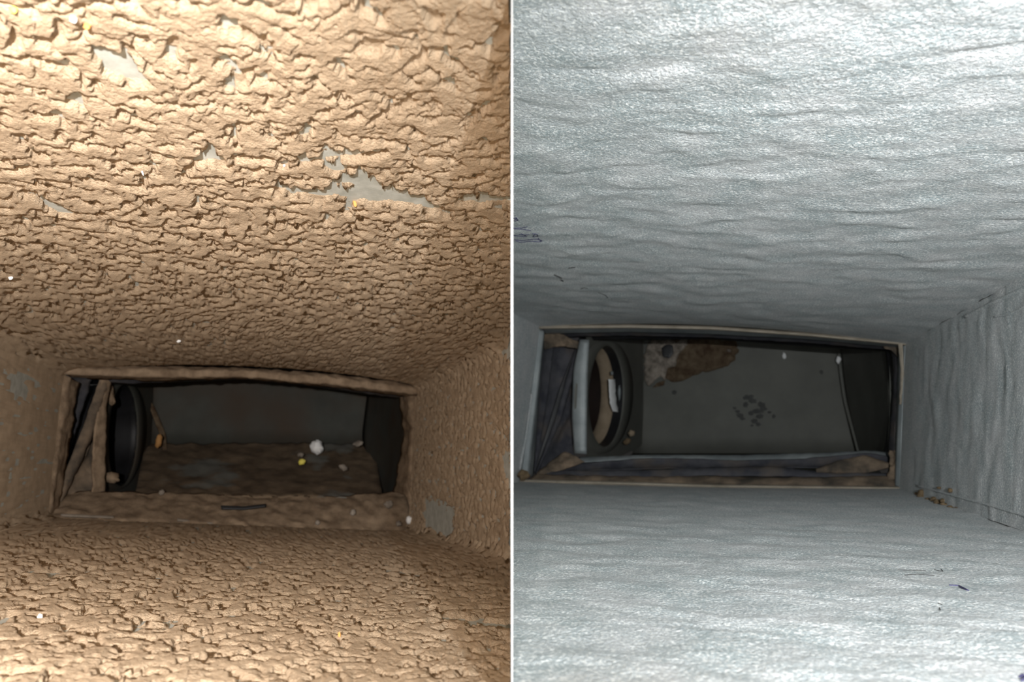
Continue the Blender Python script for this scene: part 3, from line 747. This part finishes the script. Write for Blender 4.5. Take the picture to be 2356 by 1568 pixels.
# right folds
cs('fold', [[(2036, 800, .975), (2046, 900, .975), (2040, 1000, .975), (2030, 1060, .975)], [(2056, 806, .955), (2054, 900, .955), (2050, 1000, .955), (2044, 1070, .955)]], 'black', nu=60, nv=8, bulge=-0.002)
cs('fold', [[(2052, 800, .952), (2056, 900, .952), (2046, 1000, .952), (2042, 1100, .952)], [(2068, 798, .925), (2066, 900, .925), (2060, 1000, .925), (2056, 1112, .925)]], nu=60, nv=10, bulge=0.002, rough=0.001, seed=74)
cs('dusty_corner', [[(2030, 786, .924), (2050, 788, .922), (2074, 792, .918)], [(2034, 800, .926), (2052, 806, .922), (2070, 826, .920)]], 'canvas_dusty', nu=30, nv=10, rough=0.003, rs=0.010, seed=75)
cs('dusty_corner', [[(2044, 1035, .930), (2048, 1070, .924), (2036, 1112, .915)], [(2060, 1035, .922), (2060, 1070, .916), (2060, 1116, .910)]], 'canvas_dusty', nu=30, nv=10, rough=0.003, rs=0.010, seed=76)

# rust and plaster on the back of the clean box
rp = empty('rusty_patch', W(at(1560, 850, 1.24)), 'crusty patch of brown rust and pale plaster on the back wall of the clean box', 'rust patch')
def stain(name, outline, d, mat, parent, thick=0.004, seed=0, rough=0.003, rs=0.02, irr=0.0):
    """low irregular mound from a pixel outline fan"""
    o_ = np.array(outline, float); c = o_.mean(0)
    o_ = np.concatenate([o_, o_[:1]]); o_ = smooth_line(resample(np.c_[o_, np.full(len(o_), d)], 72), 3)[:-1, :2]
    n = len(o_)
    if irr: o_ = c + (o_ - c) * (1 + irr * fbm(o_[:, 0] / 14, o_[:, 1] / 14, seed + 3, 3))[:, None]
    rr = np.array([1.0, 0.97, 0.9, 0.78, 0.62, 0.45, 0.28, 0.12])
    hh = np.array([0, .35, .6, .8, .9, 1, 1, 1]) * thick
    V = []
    for r_, h_ in zip(rr, hh):
        px = c[0] + (o_[:, 0] - c[0]) * r_; py = c[1] + (o_[:, 1] - c[1]) * r_
        P = np.stack([(px - 1178) / FPX, np.ones(n), (784 - py) / FPX], -1) * (d * dfac(px, py))[:, None]
        hgt = h_ + (rough * np.clip(0.4 + fbm(P[:, 0] / rs, P[:, 2] / rs, seed, 3), 0, 2) * min(1, h_ / thick * 2) if rough else 0)
        V.append(P - CUR[0].a * np.asarray(hgt).reshape(-1, 1))
    V.append(np.repeat(V[-1].mean(0)[None], n, 0))
    V = np.array(V)
    return link(name, np_mesh(name, W(V.reshape(-1, 3)), grid_faces(V.shape[0], n, close_m=True)), mat, parent)
stain('rust_crust', [(1545, 780), (1600, 778), (1700, 780), (1702, 800), (1680, 842), (1640, 852), (1600, 862), (1560, 880), (1530, 872), (1545, 830)], 1.258, M['rust'], rp, 0.003, 5, irr=0.12)
stain('plaster_lump', [(1492, 786), (1525, 780), (1558, 782), (1582, 778), (1578, 800), (1562, 812), (1556, 840), (1548, 872), (1530, 878), (1518, 862), (1504, 884), (1484, 886), (1478, 850), (1484, 812)], 1.252, M['plaster'], rp, 0.004, 9, 0.005, 0.012, irr=0.14)
stain('dark_hole', [(1522, 800), (1535, 790), (1548, 794), (1550, 812), (1540, 824), (1524, 820)], 1.243, M['black'], rp, 0.001, 2, 0)
stain('plaster_lump', [(1536, 846), (1556, 842), (1558, 866), (1545, 876), (1530, 870)], 1.244, M['rust'], rp, 0.002, 12, 0.001)
def on_back(name, outline, mat, label, cat, d=1.2585, th=0.001, seed=0):
    o = stain(name, outline, d, M[mat], None, th, seed, 0)
    return tag(o, label, cat)
def blob(cx, cy, rx, ry, seed, n=14):
    rnd = random.Random(seed)
    return [(cx + rx * math.cos(t * 2 * math.pi / n) * rnd.uniform(.6, 1.25), cy + ry * math.sin(t * 2 * math.pi / n) * rnd.uniform(.6, 1.25)) for t in range(n)]
sm = empty('smudge', W(at(1738, 940, 1.258)), 'cluster of dark smudges in the middle of the clean box back wall', 'smudge')
rnd = random.Random(12)
spots = [(1722, 914, 12, 7), (1732, 922, 9, 6), (1752, 930, 10, 6), (1757, 940, 8, 7), (1716, 930, 7, 7), (1742, 946, 14, 6), (1748, 957, 9, 7), (1728, 950, 7, 6),
         (1703, 955, 10, 5), (1697, 946, 6, 4), (1690, 938, 5, 3), (1708, 962, 7, 4), (1736, 968, 9, 6), (1744, 976, 7, 5), (1780, 957, 4, 5), (1770, 948, 4, 3), (1730, 978, 4, 3)]
for k, (x, y, a, b) in enumerate(spots):
    stain('spot', blob(x, y, a, b, 90 + k, 18), 1.2588, M['smudge'], sm, 0.0004, k, 0)
on_back('smudge', blob(1552, 902, 6, 6, 3), 'smudge', 'single small dark spot below the rusty patch', 'smudge')
on_back('smudge', blob(1890, 856, 5, 5, 4), 'smudge', 'small dark spot near the right end of the clean box back wall', 'smudge')
on_back('paint_fleck', blob(1804, 817, 5, 9, 5), 'white', 'white fleck high on the clean box back wall', 'paint fleck', th=0.003)
on_back('paint_fleck', blob(1929, 827, 6, 9, 6), 'white', 'white fleck on the seam at the right of the clean box back wall', 'paint fleck', d=1.235, th=0.003)
on_back('paint_fleck', blob(1677, 806, 6, 5, 7), 'plaster', 'pale fleck on the right tip of the rusty patch', 'paint fleck', d=1.25, th=0.003)
on_back('dirt_stain', [(1512, 880), (1530, 874), (1528, 886), (1500, 892)], 'rust', 'thin brown stain trailing under the rusty patch', 'dirt')
clod('bolt', 1453, 996, 1.12, 7, 7, 'liner', 'small tan bolt head below and right of the round tan-lined hole', 'bolt', 81, dep=5)
clod('dust_clod', 1443, 1015, 1.12, 9, 6, 'crumb', 'brown smear of dirt under the tan bolt head', 'dirt', 82, 0.5, dep=3)
# white paper in the round branch hole
pts = lambda L: [(x, y, d) for x, y, d in L]
def gR(px, py): return float(np.dot(onR(px, py), DR.a))
def inR(px, py, k=0.010): return (px, py, gR(px, py) + k)
o = sheet('paper_scrap', [[inR(1401, 872), inR(1403, 905), inR(1405, 930), inR(1411, 946)], [inR(1415, 872, .006), inR(1417, 905, .006), inR(1420, 930, .006), inR(1424, 948, .006)]],
          M['white'], None, nu=40, nv=10, bulge=0.002, rough=0.001, rs=0.01, seed=91, t=0.001, soft=1)
tag(o, 'crumpled white paper scrap inside the round tan-lined hole', 'paper')
clod('metal_clip', 1425, 903, gR(1425, 903) + .004, 4, 17, 'zinc_plain', 'small grey metal clip right of the white paper in the hole', 'clip', 92, dep=4)
clod('metal_clip', 1408, 858, gR(1408, 858) + .006, 4, 5, 'zinc_plain', 'tiny grey clip above the white paper in the hole', 'clip', 93, dep=4)

# ------------------------------------------------------------------ marks and seams on the clean sheets
def seam(name, which, pts, r, mat, du=DR, parent=None, lift=0.0008):
    X = resample3(np.array([(x, y, 0.0) for x, y in pts]), 60)
    X = X[X[:, 0] < 2420] if True else X
    P = np.array([on_relief(du, which, x, y, 0.0) for x, y, _ in X])
    hw = du.plane(which)[1]; base = np.array([du.hit(which, x, y, 0.0) for x, y, _ in X])
    P = smooth_line(P, 6) + hw * 0.0003
    return tube(name, P, r, mat, parent)
def resample3(P, n):
    s = np.concatenate([[0], np.cumsum(np.linalg.norm(np.diff(P, axis=0), axis=1))]); t = np.linspace(0, s[-1], n)
    return np.stack([np.interp(t, s, P[:, k]) for k in range(3)], -1)
wr = RS['wall_right']
for o_ in [seam('seam', 'wall_right', [(2222, 728), (2290, 694), (2356, 664), (2460, 612)], 0.0016, M['zinc']),
           seam('seam', 'wall_right', [(2290, 728), (2325, 722), (2356, 706), (2460, 660)], 0.0008, M['zinc']),
           seam('seam', 'wall_right', [(2110, 1117), (2190, 1138), (2280, 1162), (2356, 1184), (2480, 1222)], 0.0010, M['zinc'])]:
    o_.parent = wr
# pen marks
def pen(which, strokes, label, mat='ink', rpx=1.2, name='pen_mark'):
    c = DR.hit(which, *strokes[0][0]); root = empty(name, W(c), label, 'pen mark')
    for st in strokes:
        X = resample3(np.array([(x, y, 0.0) for x, y in st]), 24)
        P = np.array([on_relief(DR, which, x, y, 0.00015) for x, y, _ in X])
        tube('stroke', P, rpx * P[:, 1] / FPX, M[mat], root, sides=5)
    return root
pen('ceiling', [[(1181, 502), (1188, 500), (1192, 506), (1184, 508)], [(1182, 506), (1190, 503), (1184, 500)],
                [(1181, 526), (1205, 527), (1222, 530)], [(1181, 524), (1200, 524), (1214, 521)],
                [(1194, 538), (1205, 540), (1218, 539)], [(1182, 541), (1196, 543), (1208, 544)], [(1200, 537), (1212, 544), (1206, 540)],
                [(1224, 537), (1236, 538), (1238, 543), (1226, 544), (1230, 539)],
                [(1183, 550), (1200, 553), (1222, 550), (1236, 549), (1249, 553), (1240, 556), (1222, 554), (1198, 557), (1186, 553)], [(1238, 547), (1244, 554)]],
    'faded purple pen scribble on the clean top sheet right beside the white divider', rpx=0.9)
pen('ceiling', [[(1275, 631), (1284, 635), (1292, 639)], [(1291, 643), (1296, 646)]], 'short dark diagonal pen dash on the clean top sheet', 'smudge', 2.0)
pen('ceiling', [[(1308, 616), (1316, 615), (1323, 614)]], 'tiny dark tick above and right of the diagonal pen dash', 'smudge', 1.4)
pen('ceiling', [[(1336, 664), (1345, 661), (1352, 663)], [(1376, 672), (1392, 678), (1398, 684)]], 'faint grey pen marks low on the clean top sheet', 'smudge', 0.8)
pen('floor', [[(2066, 1311), (2100, 1312), (2130, 1313)], [(2082, 1323), (2110, 1321), (2150, 1324)], [(2150, 1310), (2160, 1313), (2170, 1314), (2165, 1309)]],
    'faint thin pen lines on the clean bottom sheet', 'smudge', 0.8)
pen('floor', [[(2184, 1346), (2204, 1347)], [(2206, 1347), (2216, 1352), (2228, 1358)], [(2208, 1350), (2218, 1355), (2226, 1358)]], 'dark pen dash on the clean bottom sheet at the right', 'ink', 1.8)
pen('floor', [[(2158, 1388), (2168, 1391)], [(2162, 1398), (2164, 1404)]], 'tiny grey tick on the clean bottom sheet', 'smudge', 1.2)
pen('floor', [[(2346, 1558), (2354, 1552), (2358, 1560), (2350, 1566)]], 'purple pen mark in the bottom right corner', 'ink', 3.0)
# brown crumbs left along the lower right corner
ck = [(2124, 1138, 10, 12, 'largest brown crumb in the lower right corner of the clean duct'), (2112, 1136, 5, 4, None), (2140, 1150, 6, 5, None),
      (2152, 1151, 8, 8, 'second brown crumb along the lower right corner'), (2164, 1156, 9, 7, None), (2178, 1161, 8, 5, None), (2192, 1168, 7, 5, None),
      (2204, 1172, 8, 5, None), (2190, 1128, 6, 5, None), (2164, 1122, 5, 3, None), (2222, 1181, 5, 3, None), (2172, 1152, 5, 5, None)]
names = {2112: 'flat brown crumb at the left end of the corner row, beside the largest one', 2140: 'small brown crumb between the two largest crumbs in the corner row',
         2164: 'brown crumb just right of the second largest crumb in the corner row', 2178: 'fifth brown crumb from the opening in the lower right corner row',
         2192: 'second last brown crumb at the near end of the corner row', 2204: 'brown crumb at the near end of the main corner row',
         2190: 'lone brown crumb up on the low seam of the right side sheet', 2222: 'tiny brown crumb set apart at the near end beyond the corner row'}
for k, (x, y, a, b, lab) in enumerate(ck):
    if k == 9: lab = 'tiny flat crumb above the largest crumb on the right side sheet'
    if k == 11: lab = 'tiny crumb sitting on top of the corner row, right of its middle'
    P = on_relief(DR, 'wall_right', x, y, 0.001); s_ = P[1] / FPX
    pebble('dirt_crumb', P, (a * s_, a * s_, b * s_), M['crumb'], lab or names[x], 'crumb', 200 + k, group='brown crumbs along the lower right corner')
P = DR.hit('floor', 1205, 1098, 0.004); s_ = P[1] / FPX
pebble('dirt_crumb', at(1205, 1092, .885), (12 * s_, 6 * s_, 10 * s_), M['crumb'], 'brown crumb lump in the lower left corner of the clean opening', 'crumb', 230)
